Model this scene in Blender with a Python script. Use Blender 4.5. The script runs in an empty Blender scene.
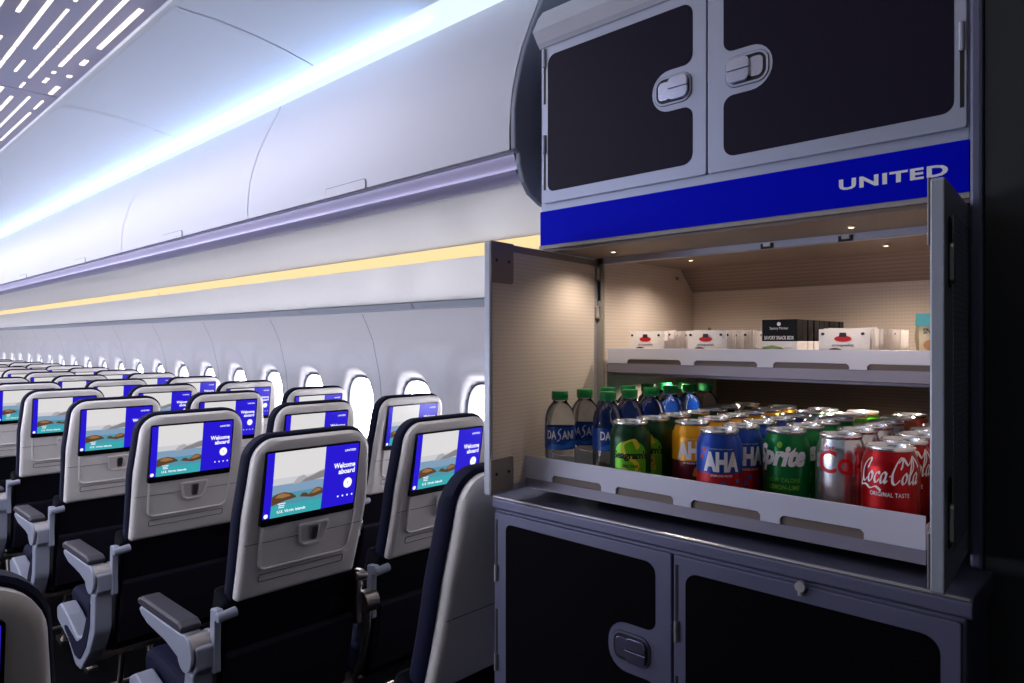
import bpy, bmesh, math, random
from mathutils import Vector, Matrix
random.seed(7)
S = bpy.context.scene
C = S.collection
ZC = 1.42                      # camera height above the cabin floor
PI = math.pi

# ------------------------------------------------------------------ materials
def lin(c):
    return tuple(((x/255)/12.92 if x/255 <= .04045 else ((x/255+.055)/1.055)**2.4) for x in c)
MATS = {}
def mat(name, rgb, rough=.5, metal=0.0, emit=None, es=1.0, trans=0.0, ior=1.45, bump=None, coat=0.0, spec=None, var=None):
    m = bpy.data.materials.new(name); m.use_nodes = True
    nt = m.node_tree; b = nt.nodes['Principled BSDF']
    col = lin(rgb)+(1,)
    b.inputs['Base Color'].default_value = col
    b.inputs['Roughness'].default_value = rough
    b.inputs['Metallic'].default_value = metal
    b.inputs['Transmission Weight'].default_value = trans
    b.inputs['IOR'].default_value = ior
    b.inputs['Coat Weight'].default_value = coat
    if spec is not None: b.inputs['Specular IOR Level'].default_value = spec
    if emit:
        b.inputs['Emission Color'].default_value = lin(emit)+(1,)
        b.inputs['Emission Strength'].default_value = es
    tc = nt.nodes.new('ShaderNodeTexCoord')
    if var is not None:              # (scale, amount) mottling of the base colour, real wear / weave
        n = nt.nodes.new('ShaderNodeTexNoise'); n.inputs['Scale'].default_value = var[0]; n.inputs['Detail'].default_value = 3
        r = nt.nodes.new('ShaderNodeMix'); r.data_type = 'RGBA'
        r.inputs[6].default_value = tuple(x*(1-var[1]) for x in col[:3])+(1,)
        r.inputs[7].default_value = tuple(min(1, x*(1+var[1])) for x in col[:3])+(1,)
        nt.links.new(tc.outputs['Object'], n.inputs['Vector'])
        nt.links.new(n.outputs['Fac'], r.inputs[0]); nt.links.new(r.outputs[2], b.inputs['Base Color'])
    if bump:
        kind, sc, st = bump
        bn = nt.nodes.new('ShaderNodeBump'); bn.inputs['Strength'].default_value = st; bn.inputs['Distance'].default_value = .002
        if kind == 'noise':
            n = nt.nodes.new('ShaderNodeTexNoise'); n.inputs['Scale'].default_value = sc
            nt.links.new(tc.outputs['Object'], n.inputs['Vector']); nt.links.new(n.outputs['Fac'], bn.inputs['Height'])
        nt.links.new(bn.outputs['Normal'], b.inputs['Normal'])
    MATS[name] = m
    return m

def weave(name, c1, c2, sy, sz, rough=.5, metal=0.0, thr=.5):
    """fine grid laminate: lines in world-flat object coords (Y and Z, and X so that it works on every face)"""
    m = bpy.data.materials.new(name); m.use_nodes = True
    nt = m.node_tree; b = nt.nodes['Principled BSDF']
    b.inputs['Roughness'].default_value = rough; b.inputs['Metallic'].default_value = metal; b.inputs['Specular IOR Level'].default_value = .5 if 'laminate' in name else (.03 if 'black' in name else .12)
    tc = nt.nodes.new('ShaderNodeTexCoord'); sp = nt.nodes.new('ShaderNodeSeparateXYZ')
    nt.links.new(tc.outputs['Object'], sp.inputs[0])
    def mth(op, a, bb=None, v=None):
        n = nt.nodes.new('ShaderNodeMath'); n.operation = op
        nt.links.new(a, n.inputs[0])
        if bb is not None: nt.links.new(bb, n.inputs[1])
        if v is not None: n.inputs[1].default_value = v
        return n.outputs[0]
    xy = mth('ADD', sp.outputs[0], sp.outputs[1])
    a = mth('SINE', mth('MULTIPLY', xy, v=sy)); z = mth('SINE', mth('MULTIPLY', sp.outputs[2], v=sz))
    a2 = mth('MULTIPLY', a, v=.35)
    s = mth('ADD', a2, z); s = mth('MULTIPLY', s, v=.37); s = mth('ADD', s, v=.5)
    r = nt.nodes.new('ShaderNodeMix'); r.data_type = 'RGBA'
    r.inputs[6].default_value = lin(c1)+(1,); r.inputs[7].default_value = lin(c2)+(1,)
    nt.links.new(s, r.inputs[0]); nt.links.new(r.outputs[2], b.inputs['Base Color'])
    MATS[name] = m
    return m

mat('ceiling_white', (226,228,232), .45)
mat('bin_white', (196,196,206), .6, spec=.25)
mat('bin_end', (120,124,140), .5)
mat('rail_purple', (176,170,200), .3, metal=.15)
mat('under_white', (238,236,234), .45)
mat('wall_white', (226,224,226), .5)
mat('trim_grey', (165,170,182), .4)
mat('seam', (120,125,140), .8)
mat('seam_dark', (60,70,100), .8)
mat('slit_panel', (205,200,222), .45)
mat('carpet', (7,7,10), 1.0, spec=.05, var=(400,.9), bump=('noise', 500, .8))
mat('dark_wall', (34,36,40), .6)
mat('shell_grey', (228,222,218), .38, coat=.15, bump=('noise', 900, .06))
mat('shell_edge', (188,194,210), .35)
mat('shell_line', (96,94,98), .7)
mat('navy', (15,17,42), .7, bump=('noise', 300, .25), spec=.12)
mat('navy_dark', (10,10,20), .8, spec=.1)
mat('pocket_fabric', (24,20,32), .8, spec=.15)
mat('bezel', (10,10,12), .25)
mat('arm_pad', (44,40,52), .5)
mat('arm_grey', (138,142,158), .42)
mat('steel', (190,180,172), .28, metal=1)
mat('cab_metal', (166,170,190), .38, metal=.35)
mat('cab_low', (98,99,124), .42, metal=.35)
mat('cab_edge', (190,186,186), .3, metal=.8)
mat('rim_dark', (70,72,84), .5)
mat('door_edge', (170,174,186), .35, metal=.2)
mat('bracket', (140,132,130), .4, metal=.5)
mat('tray_white', (205,205,222), .4)
mat('slider', (138,134,150), .45, metal=.2)
mat('handle_metal', (176,178,200), .25, metal=.8)
mat('handle_low', (110,110,135), .25, metal=.8)
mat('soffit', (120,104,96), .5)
mat('sign_blue', (0,10,196), .5, spec=.04)
mat('black', (8,8,9), .5)
mat('seal', (150,144,140), .6)
weave('door_dark', (16,12,26), (36,29,50), 2*PI/.0035, 2*PI/.0030, .55)
weave('laminate', (196,183,173), (210,197,187), 2*PI/.007, 2*PI/.007, .5)
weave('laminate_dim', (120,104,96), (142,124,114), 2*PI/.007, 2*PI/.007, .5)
weave('laminate_out', (120,128,140), (150,158,170), 2*PI/.007, 2*PI/.007, .5)
mat('lcd_text', (0,0,0), .4, emit=(245,245,255), es=1.0)
mat('lcd_blue', (0,0,0), .3, emit=(40,24,214), es=.85)
mat('lcd_sky', (0,0,0), .3, emit=(226,224,224), es=.85)
mat('lcd_sky2', (0,0,0), .3, emit=(206,208,214), es=.85)
mat('lcd_hill', (0,0,0), .3, emit=(136,132,136), es=.85)
mat('lcd_hill2', (0,0,0), .3, emit=(174,172,176), es=.85)
mat('lcd_sea1', (0,0,0), .3, emit=(130,160,190), es=.85)
mat('lcd_sea2', (0,0,0), .3, emit=(84,150,172), es=.85)
mat('lcd_sea3', (0,0,0), .3, emit=(60,170,178), es=.85)
mat('lcd_rock', (0,0,0), .3, emit=(92,66,44), es=.85)
mat('lcd_rock2', (0,0,0), .3, emit=(158,112,70), es=.85)
mat('warm_light', (70,64,50), .6, emit=(255,224,164), es=.95)
mat('slit_light', (255,245,225), .5, emit=(255,242,218), es=1.7)
mat('cove_light', (60,70,80), .5, emit=(214,234,252), es=1.08)
mat('day_pane', (240,245,255), .3, emit=(244,242,250), es=16)
mat('lamp_warm', (255,230,190), .5, emit=(255,214,160), es=4)
mat('al', (206,206,210), .22, metal=1)
mat('al_lid', (225,225,228), .2, metal=.9)
mat('coke_red', (166,4,14), .28, metal=.55)
mat('coke_white', (235,232,235), .35)
mat('diet_silver', (200,202,208), .22, metal=.9)
mat('diet_red', (205,14,22), .35)
mat('sprite_green', (0,112,52), .3, metal=.4)
mat('sprite_lime', (120,190,50), .35)
mat('lime_green', (96,184,48), .32, metal=.3)
mat('copper', (176,110,84), .3, metal=.6)
mat('aha_blue', (26,66,160), .32, metal=.3)
mat('aha_red', (176,20,36), .32, metal=.3)
mat('aha_yellow', (232,160,22), .32, metal=.3)
mat('aha_plum', (92,14,40), .32, metal=.3)
mat('aha_pale', (170,190,214), .32, metal=.4)
mat('berry_blue', (44,84,170), .4)
mat('berry_red', (190,30,60), .4)
mat('pear', (214,150,50), .4)
mat('ginger_dark', (8,58,28), .32, metal=.3)
mat('ginger_green', (104,190,24), .32, metal=.3)
mat('ginger_gold', (222,200,50), .4)
mat('ink', (10,18,10), .5)
mat('cap_green', (16,130,66), .4)
mat('cap_lime', (92,180,48), .4)
mat('bottle_label', (14,62,150), .35)
mat('label_wave', (40,110,200), .35)
mat('water_plastic', (235,242,245), .04, trans=1.0, ior=1.33)
mat('pack_white', (232,226,226), .45, bump=('noise', 120, .5))
mat('pack_edge', (226,208,180), .5, bump=('noise', 120, .5))
mat('pack_red', (200,26,34), .5)
mat('pack_navy', (36,34,60), .5)
mat('pack_text', (90,90,110), .5)
mat('waffle', (96,48,28), .6)
mat('box_black', (10,9,12), .5, spec=.2)
mat('box_green', (130,160,90), .5)
mat('box_food', (190,140,90), .5)
mat('teal', (40,160,176), .45)
mat('cream', (226,212,180), .5)
mat('bulb_off', (200,190,175), .4)

# ------------------------------------------------------------------ helpers
class MB:
    """collects shapes, links them as one mesh"""
    def __init__(s): s.bm = bmesh.new(); s.mats = []
    def mi(s, m):
        if m is None: m = '_'
        if m not in s.mats: s.mats.append(m)
        return s.mats.index(m)
    def _new(s, faces, m):
        i = s.mi(m)
        for f in faces: f.material_index = i
    def poly(s, pts, m=None):
        vs = [s.bm.verts.new(p) for p in pts]
        try: f = s.bm.faces.new(vs)
        except ValueError: return
        s._new([f], m); return f
    def prism(s, pts, fn, w0, w1, m=None, mside=None):
        """2-D outline pts (u,v) extruded from w0 to w1; fn(u,v,w) -> point"""
        a = [s.bm.verts.new(fn(u, v, w0)) for u, v in pts]
        b = [s.bm.verts.new(fn(u, v, w1)) for u, v in pts]
        n = len(pts); fs = []
        f0 = s.bm.faces.new(a); f1 = s.bm.faces.new(b[::-1]); fs += [f0, f1]
        sd = [s.bm.faces.new((a[i], b[i], b[(i+1) % n], a[(i+1) % n])) for i in range(n)]
        s._new(fs, m); s._new(sd, mside or m)
    def box(s, x0, x1, y0, y1, z0, z1, m=None):
        s.prism([(x0, y0), (x1, y0), (x1, y1), (x0, y1)], lambda u, v, w: (u, v, w), z0, z1, m)
    def sweep(s, prof, fn, ws, m=None, closed=False):
        """open (or closed) profile (u,v) swept through the stations ws"""
        rows = [[s.bm.verts.new(fn(u, v, w)) for u, v in prof] for w in ws]
        n = len(prof); fs = []
        for a, b in zip(rows, rows[1:]):
            for i in range(n if closed else n-1):
                j = (i+1) % n
                fs.append(s.bm.faces.new((a[i], a[j], b[j], b[i])))
        s._new(fs, m)
    def lathe(s, prof, seg=32, m=None, matfn=None, o=(0, 0, 0)):
        rings = []
        for r, z in prof:
            if r < 1e-6: rings.append([s.bm.verts.new((o[0], o[1], o[2]+z))])
            else: rings.append([s.bm.verts.new((o[0]+r*math.cos(2*PI*k/seg), o[1]+r*math.sin(2*PI*k/seg), o[2]+z)) for k in range(seg)])
        for q, (a, b) in enumerate(zip(rings, rings[1:])):
            for k in range(seg):
                j = (k+1) % seg
                if len(a) == 1 and len(b) == 1: continue
                if len(a) == 1: vs = (a[0], b[k], b[j])
                elif len(b) == 1: vs = (a[k], a[j], b[0])
                else: vs = (a[k], a[j], b[j], b[k])
                f = s.bm.faces.new(vs)
                mm = m
                if matfn: mm = matfn((prof[q][1]+prof[q+1][1])/2, 2*PI*(k+.5)/seg) or m
                f.material_index = s.mi(mm)
    def tube(s, pts, r, seg=10, m=None, caps=True):
        pts = [Vector(p) for p in pts]; n = len(pts)
        rs = r if isinstance(r, (list, tuple)) else [r]*n
        up = None; rows = []
        for i, p in enumerate(pts):
            d = (pts[min(i+1, n-1)]-pts[max(i-1, 0)]).normalized()
            if up is None:
                up = Vector((0, 0, 1)) if abs(d.z) < .9 else Vector((1, 0, 0))
            x = d.cross(up).normalized(); up = x.cross(d).normalized()
            rows.append([s.bm.verts.new(p+(x*math.cos(2*PI*k/seg)+up*math.sin(2*PI*k/seg))*rs[i]) for k in range(seg)])
        fs = []
        for a, b in zip(rows, rows[1:]):
            for k in range(seg):
                j = (k+1) % seg; fs.append(s.bm.faces.new((a[k], a[j], b[j], b[k])))
        if caps: fs.append(s.bm.faces.new(rows[0][::-1])); fs.append(s.bm.faces.new(rows[-1]))
        s._new(fs, m)
    def flat(s, m2, fn, m):
        """2-D mesh (verts, faces) mapped to space"""
        V, F = m2
        vs = [s.bm.verts.new(fn(x, y)) for x, y in V]
        fs = []
        for f in F:
            try: fs.append(s.bm.faces.new([vs[i] for i in f]))
            except ValueError: pass
        s._new(fs, m)
    def build(s, name, m=None, parent=None, bevel=0, smooth=False, segs=2, loc=None, fixn=True):
        if fixn: bmesh.ops.recalc_face_normals(s.bm, faces=s.bm.faces[:])
        me = bpy.data.meshes.new(name); s.bm.to_mesh(me); s.bm.free()
        for k in (s.mats or ['_']):
            me.materials.append(MATS[m if k == '_' else k])
        o = bpy.data.objects.new(name, me); C.objects.link(o)
        if parent is not None:
            o.parent = parent
            if loc is None:
                b = parent; off = Vector((0, 0, 0))
                while b is not None:
                    if b.get('abs'): off -= b.location; break
                    b = None
                o.location = off
            else: o.location = loc
        elif loc: o.location = loc
        if bevel:
            md = o.modifiers.new('bevel', 'BEVEL'); md.width = bevel; md.segments = segs; md.limit_method = 'ANGLE'; md.angle_limit = math.radians(40)
        if smooth:
            for p in me.polygons: p.use_smooth = True
            md = o.modifiers.new('edge', 'EDGE_SPLIT'); md.split_angle = math.radians(42)
        return o

def thing(name, label, cat, loc=(0, 0, 0), group=None, abs_=False, rz=0):
    """Empty at the thing's base; abs_ = its parts are given in world numbers"""
    o = bpy.data.objects.new(name, None); C.objects.link(o); o.location = loc; o.rotation_euler = (0, 0, rz)
    o.empty_display_size = .1
    if abs_: o['abs'] = 1
    return tag(o, label, cat, group)
def tag(o, label, cat, group=None):
    o['label'] = label; o['category'] = cat
    if group: o['group'] = group
    return o
def struct(o): o['kind'] = 'structure'; return o
def copy_tree(o, parent=None):
    c = o.copy(); C.objects.link(c)
    if parent is not None: c.parent = parent
    for ch in list(KIDS.get(o.name, [])) or [k for k in o.children]:
        copy_tree(ch, c)
    return c
KIDS = {}
ORD = ['first', 'second', 'third', 'fourth', 'fifth', 'sixth', 'seventh', 'eighth', 'ninth', 'tenth', 'eleventh', 'twelfth', 'thirteenth', 'fourteenth', 'fifteenth', 'sixteenth', 'seventeenth', 'eighteenth', 'nineteenth', 'twentieth', 'twenty-first', 'twenty-second', 'twenty-third']

def fillet(pts, rad, n=6):
    """round the corners of a polygon; rad is one number or one per corner"""
    out = []; N = len(pts)
    for i, p in enumerate(pts):
        r = rad[i] if isinstance(rad, (list, tuple)) else rad
        a = Vector(pts[i-1]); b = Vector(p); c = Vector(pts[(i+1) % N])
        d1 = (a-b); d2 = (c-b)
        if r <= 0: out.append(tuple(b)); continue
        l1, l2 = d1.length, d2.length; d1.normalize(); d2.normalize()
        ang = math.acos(max(-1, min(1, d1.dot(d2))))
        if abs(ang-PI) < .02: out.append(tuple(b)); continue
        t = min(r/math.tan(ang/2), .49*l1, .49*l2); r2 = t*math.tan(ang/2)
        p1 = b+d1*t; p2 = b+d2*t
        cen = b+(d1+d2).normalized()*(r2/math.sin(ang/2))
        a1 = math.atan2(p1.y-cen.y, p1.x-cen.x); a2 = math.atan2(p2.y-cen.y, p2.x-cen.x)
        da = a2-a1
        while da > PI: da -= 2*PI
        while da < -PI: da += 2*PI
        for k in range(n+1):
            q = a1+da*k/n; out.append((cen.x+r2*math.cos(q), cen.y+r2*math.sin(q)))
    return out
def rrect(u0, u1, v0, v1, r, n=6): return fillet([(u0, v0), (u1, v0), (u1, v1), (u0, v1)], r, n)
def ell(cx, cy, rx, ry, n=24): return [(cx+rx*math.cos(2*PI*k/n), cy+ry*math.sin(2*PI*k/n)) for k in range(n)]

def text2d(s, w=None, h=None, bold=0.0, shear=0.0, space=1.0, step=None):
    """2-D mesh of the writing, centred on 0,0 and fitted to w x h, sliced every step for bending"""
    cu = bpy.data.curves.new('t', 'FONT'); cu.body = s; cu.size = 1; cu.offset = bold; cu.shear = shear; cu.space_character = space
    cu.resolution_u = 3
    ob = bpy.data.objects.new('t', cu); C.objects.link(ob)
    dg = bpy.context.evaluated_depsgraph_get(); dg.update()
    me = bpy.data.meshes.new_from_object(ob.evaluated_get(dg))
    bpy.data.objects.remove(ob); bpy.data.curves.remove(cu)
    bm = bmesh.new(); bm.from_mesh(me); bpy.data.meshes.remove(me)
    xs = [v.co.x for v in bm.verts]; ys = [v.co.y for v in bm.verts]
    x0, x1, y0, y1 = min(xs), max(xs), min(ys), max(ys)
    sx = w/(x1-x0) if w else None; sy = h/(y1-y0) if h else None
    sx = sx or sy; sy = sy or sx
    for v in bm.verts: v.co.x = (v.co.x-(x0+x1)/2)*sx; v.co.y = (v.co.y-(y0+y1)/2)*sy
    return finish2d(bm, step)
def finish2d(bm, step):
    if step:
        xs = [v.co.x for v in bm.verts]; x = min(xs)+step
        while x < max(xs):
            bmesh.ops.bisect_plane(bm, geom=bm.verts[:]+bm.edges[:]+bm.faces[:], plane_co=(x, 0, 0), plane_no=(1, 0, 0)); x += step
    bm.verts.index_update()
    r = ([(v.co.x, v.co.y) for v in bm.verts], [[v.index for v in f.verts] for f in bm.faces])
    bm.free(); return r
def poly2d(pts, step=None):
    bm = bmesh.new(); bm.faces.new([bm.verts.new((x, y, 0)) for x, y in pts])
    bmesh.ops.triangulate(bm, faces=bm.faces[:])
    return finish2d(bm, step)
def pen2d(strokes, wmax, wmin, pen=math.radians(20), w=None, h=None, slant=0.0, n=10, step=None):
    """calligraphic strokes: Catmull-Rom through the points, breadth by direction like a broad nib"""
    quads = []
    for st in strokes:
        P = [Vector((p[0]+slant*p[1], p[1])) for p in st]; pts = []
        for i in range(len(P)-1):
            a = P[max(i-1, 0)]; b = P[i]; c = P[i+1]; d = P[min(i+2, len(P)-1)]
            for k in range(n):
                t = k/n
                pts.append(.5*((2*b)+(c-a)*t+(2*a-5*b+4*c-d)*t*t+(3*b-3*c+d-a)*t**3))
        pts.append(P[-1]); L = []
        for i, p in enumerate(pts):
            d = (pts[min(i+1, len(pts)-1)]-pts[max(i-1, 0)])
            if d.length < 1e-9: d = Vector((1, 0))
            d.normalize(); th = math.atan2(d.y, d.x)
            ww = (wmin+(wmax-wmin)*abs(math.sin(th-pen))**1.6)/2
            nn = Vector((-d.y, d.x)); L.append((p+nn*ww, p-nn*ww))
        quads.append(L)
    xs = [q.x for L in quads for a in L for q in a]; ys = [q.y for L in quads for a in L for q in a]
    cx, cy = (min(xs)+max(xs))/2, (min(ys)+max(ys))/2
    sx = w/(max(xs)-min(xs)) if w else 1; sy = h/(max(ys)-min(ys)) if h else sx
    V = []; F = []
    for L in quads:
        o = len(V)
        for a, b in L: V += [((a.x-cx)*sx, (a.y-cy)*sy), ((b.x-cx)*sx, (b.y-cy)*sy)]
        for i in range(len(L)-1): F.append([o+2*i, o+2*i+1, o+2*i+3, o+2*i+2])
    return (V, F)

FX = lambda x0: (lambda u, v: (x0, -u, v))       # flat map helper for faces looking to -X (u to the right)

# ------------------------------------------------------------------ camera
cam = bpy.data.cameras.new('camera'); co = bpy.data.objects.new('camera', cam); C.objects.link(co)
cam.sensor_width = 36; cam.lens = 690/1024*36; cam.clip_start = .05; cam.clip_end = 60
co.location = (0, 0, 0); co.rotation_euler = (PI/2, 0, -math.radians(46.5)); S.camera = co
S.view_settings.view_transform = 'Standard'; S.view_settings.look = 'None'; S.view_settings.gamma = 1
S.view_settings.use_curve_mapping = False; S.view_settings.exposure = 0.16
w = bpy.data.worlds.new('w'); S.world = w; w.use_nodes = True
w.node_tree.nodes['Background'].inputs[0].default_value = (.5, .55, .8, 1); w.node_tree.nodes['Background'].inputs[1].default_value = .02

YE = 14.6                       # far end of the cabin
YB = -2.2                       # bulkhead behind the photographer
XM = .28                        # centre line of the cabin
def mir(x): return 2*XM-x

# ------------------------------------------------------------------ shell of the cabin
b = MB(); b.box(-2.0, 2.5, YB, YE, -1.50, -1.42); struct(b.build('floor', 'carpet'))

CEIL = [(.66, .820), (.76, .822), (.86, .815), (.94, .804), (1.02, .788)]
b = MB()
ys = [YB]+[1.76+1.01*k for k in range(-3, 13)]+[YE]
for k in range(len(ys)-1):
    y0, y1 = ys[k]+.002, ys[k+1]-.002
    for sgn in (0, 1):
        f = (lambda u, v, w: (mir(u), w, v)) if sgn else (lambda u, v, w: (u, w, v))
        pr = [(.66, .832)]+CEIL+[(1.035, .784)]
        b.sweep(pr+[(1.035, .86), (.66, .86)], f, [y0, y1], 'ceiling_white', closed=True)
struct(b.build('ceiling', 'ceiling_white', smooth=True))
# dark joints between ceiling panels
b = MB()
for y in ys[1:-1]:
    for f in ((lambda u, v, w: (u, w, v)), (lambda u, v, w: (mir(u), w, v))):
        b.sweep([(u, v+.004) for u, v in CEIL], f, [y-.004, y+.004], 'seam_dark')
struct(b.build('trim_1', 'seam_dark'))

# cove light lenses, one long strip each side
def lens(f, label):
    b = MB()
    b.sweep([(1.036, .785), (1.06, .7775), (1.10, .770), (1.15, .764), (1.15, .80), (1.036, .80)], f, [YB+.05, YE-.02], closed=True)
    return tag(b.build('cove_light', 'cove_light'), label, 'light')
lens(lambda u, v, w: (u, w, v), 'bluish white glowing strip where the ceiling meets the overhead bins on window side')
lens(lambda u, v, w: (mir(u), w, v), 'bluish white glowing cove strip above the bins across the aisle')

# ceiling panels pierced by light slits
slx = [-.06+.0425*k for k in range(17)]
proto = None
for k in range(len(ys)-1):
    y0, y1 = ys[k]+.003, ys[k+1]-.003
    if y1 < .2: 
        b = MB(); b.box(mir(.655), .655, y0, y1, .832, .85); struct(b.build('trim_%d' % (2+k), 'slit_panel')); continue
    q = max(0, k-3)
    t = thing('ceiling_light_panel', 'lavender ceiling panel cut with bright slits over the aisle, %s back from the galley' % ORD[q], 'ceiling light', (XM, y0, .84), 'slit ceiling panels over the aisle')
    b = MB(); b.box(mir(.655)-XM, .655-XM, 0, y1-y0, 0, .012); b.build('panel', 'slit_panel', t)
    b = MB()
    for x in slx:
        if x > .645: continue
        wd = random.choice([.003, .0045, .006]); y = random.uniform(.0, .12)
        while y < y1-y0-.05:
            L = random.choice([.02, .05, .12, .22, .34, .5]); L = min(L, y1-y0-.02-y)
            if L > .012:
                b.box(x-XM-wd, x-XM+wd, y, y+L, -.0016, 0)
            y += L+random.choice([.012, .012, .06, .12, .2])
    b.build('light_slits', 'slit_light', t)
# soft edge trim by the slit panel
b = MB()
for f in ((lambda u, v, w: (u, w, v)), (lambda u, v, w: (mir(u), w, v))):
    b.sweep([(.643, .832), (.645, .824), (.655, .819), (.663, .820), (.663, .84)], f, [YB, YE], closed=True)
struct(b.build('trim_30', 'ceiling_white', smooth=True))

# side wall: height field with an embrasure round every window
WY = [3.515+.533*k for k in range(-5, 21)]
WZ = -.40
def xbase(z):
    T = [(-1.42, 2.20), (-1.0, 2.30), (-.7, 2.34), (-.4, 2.35), (-.2, 2.33), (0, 2.285), (.1, 2.24), (.165, 2.205)]
    for (a, xa), (c, xc) in zip(T, T[1:]):
        if z <= c:
            s = (z-a)/(c-a); return xa+(xc-xa)*s
    return T[-1][1]
def sm(a, c, x):
    t = max(0, min(1, (x-a)/(c-a))); return t*t*(3-2*t)
def embr(y, z):
    k = round((y-3.515)/.533); yc = 3.515+.533*k; dy = abs(y-yc)
    # broad shallow arch dent, gives shape to the shadow pattern above the window
    top = -.01; hw = .225
    r = ((dy/hw)**2.6+(max(0, (z-(-.35)))/(top+.35))**2.6 if z > -.35 else (dy/hw)**2.6+(max(0, -.35-z)/.5)**2.6)
    d = .014*(1-sm(.55, 1.05, r))
    # funnel to the pane
    r2 = (dy/.155)**2.8+(abs(z-WZ)/.235)**2.8
    d += .05*(1-sm(.45, 1.15, r2))
    if (dy/.128)**2.8+(abs(z-WZ)/.186)**2.8 < 1: d += .06
    return d
def side_wall(name, flip):
    b = MB(); zs = [-1.42, -1.2, -1.0, -.85]+[-.75+.019*i for i in range(49)]
    zs = [z for z in zs if z < .165]+[.165]
    n = int((YE-.6)/.0205); yy = [YB, .2]+[.6+(YE-.6)*i/n for i in range(n+1)]
    if flip: yy = [YB, 1, 3, 6, 9, 12, YE]
    rows = []
    for y in yy:
        rows.append([b.bm.verts.new(((mir(xbase(z)) if flip else xbase(z)+embr(y, z)), y, z)) for z in zs])
    for a, c in zip(rows, rows[1:]):
        for i in range(len(zs)-1): b.bm.faces.new((a[i], a[i+1], c[i+1], c[i]))
    o = b.build(name, 'wall_white'); 
    for p in o.data.polygons: p.use_smooth = True
    return struct(o)
side_wall('wall_right', False); side_wall('wall_left', True)
# wall panel joints
b = MB()
for k in range(-1, 10):
    y = 3.515-.2665+1.066*k
    b.sweep([(y-.0022+.0, 0), (y+.0022, 0)], lambda u, v, w: (xbase(w)-.0008, u+.10*(w-.165)*-1.0*0, w), [-.85+.05*i for i in range(21)], 'seam')
struct(b.build('trim_31', 'seam', fixn=False))
# windows
for i, y in enumerate(WY):
    if y < 1.0: continue
    t = thing('window_%d' % (i+1), '', 'window', (2.40, y, WZ)); t['kind'] = 'structure'; del t['label']; del t['category']
    b = MB(); fn = lambda u, v, w: (w, u, v)
    def sup(a, c, n=36, e=2.8): return [(a*abs(math.cos(q))**(2/e)*(1 if math.cos(q) > 0 else -1), c*abs(math.sin(q))**(2/e)*(1 if math.sin(q) > 0 else -1)) for q in [2*PI*k/n for k in range(n)]]
    b.prism(sup(.119, .174), fn, .030, .036); b.build('pane', 'day_pane', t)
    b = MB(); 
    o_, i_ = sup(.150, .215), sup(.117, .172)
    rows = []
    for (pp, w_) in ((o_, .002), (sup(.143, .207), -.014), (sup(.130, .190), -.012), (sup(.124, .181), .0), (i_, .032)): rows.append([b.bm.verts.new((w_, u, v)) for u, v in pp])
    for a, c in zip(rows, rows[1:]):
        for k in range(36): j = (k+1) % 36; b.bm.faces.new((a[k], a[j], c[j], c[k]))
    b.build('window_frame', 'trim_grey', t, smooth=True)
    b = MB(); g0, g1 = sup(.134, .196), sup(.1265, .186)
    rr_ = [[b.bm.verts.new((w_, u, v)) for u, v in pp] for pp, w_ in ((g0, -.010), (g0, -.0142), (g1, -.0138), (g1, -.008))]
    for a, c in zip(rr_, rr_[1:]):
        for k in range(36): j = (k+1) % 36; b.bm.faces.new((a[k], a[j], c[j], c[k]))
    b.build('gasket', 'rim_dark', t)
    b = MB(); g0, g1 = sup(.153, .219), sup(.150, .215)
    rr_ = [[b.bm.verts.new((w_, u, v)) for u, v in pp] for pp, w_ in ((g0, .004), (g0, -.004), (g1, -.0042), (g1, .004))]
    for a, c in zip(rr_, rr_[1:]):
        for k in range(36): j = (k+1) % 36; b.bm.faces.new((a[k], a[j], c[j], c[k]))
    b.build('gasket', 'rim_dark', t)
    b = MB(); b.prism(rrect(-.016, .016, .214, .224, .003), fn, -.03, -.012); b.build('shade_handle', 'trim_grey', t)
# trim rail along the top of the side wall and the underside of the bins
b = MB()
yy = YB
pan = [YB, .6, 1.67, 2.73, 3.80, 4.87, 5.93, 7.0, 8.07, 9.13, 10.2, 11.3, 12.3, 13.4, YE]
for y0, y1 in zip(pan, pan[1:]):
    b.sweep([(2.16, .200), (2.145, .190), (2.165, .163), (2.21, .160), (2.21, .2)], lambda u, v, w: (u, w, v), [y0+.004, y1-.004], closed=True)
struct(b.build('trim_32', 'trim_grey'))
UND = [(1.045, .3265), (1.052, .3235), (1.2, .325), (1.35, .322), (1.46, .315), (1.50, .3085)]
def under(f, nm):
    b = MB(); b.sweep(UND+[(1.50, .335), (1.045, .335)], f, [.945, YE], closed=True); struct(b.build('trim_%d' % nm, 'under_white', smooth=True))
    b = MB(); b.sweep([(1.533, .274), (1.60, .262), (1.75, .235), (1.9, .215), (2.05, .201), (2.155, .196), (2.2, .20), (2.2, .3), (1.533, .31)], f, [YB, YE], closed=True)
    struct(b.build('trim_%d' % (nm+1), 'under_white', smooth=True))
under(lambda u, v, w: (u, w, v), 33); under(lambda u, v, w: (mir(u), w, v), 35)
cuts = [.95, 4.33, 7.3, 10.3, 13.2]
for i, (y0, y1) in enumerate(zip(cuts, cuts[1:])):
    for s_, where in ((0, 'under the bins on window side'), (1, 'under the bins across the aisle')):
        b = MB(); f = (lambda u, v, w: (mir(u), w, v)) if s_ else (lambda u, v, w: (u, w, v))
        b.sweep([(1.501, .308), (1.532, .2755), (1.54, .29), (1.51, .32)], f, [y0+.012, y1-.012], closed=True)
        tag(b.build('light_strip', 'warm_light'), 'warm cream light strip %s, %s length from the galley' % (where, ORD[i]), 'light', 'warm light strips under the bins')

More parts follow.
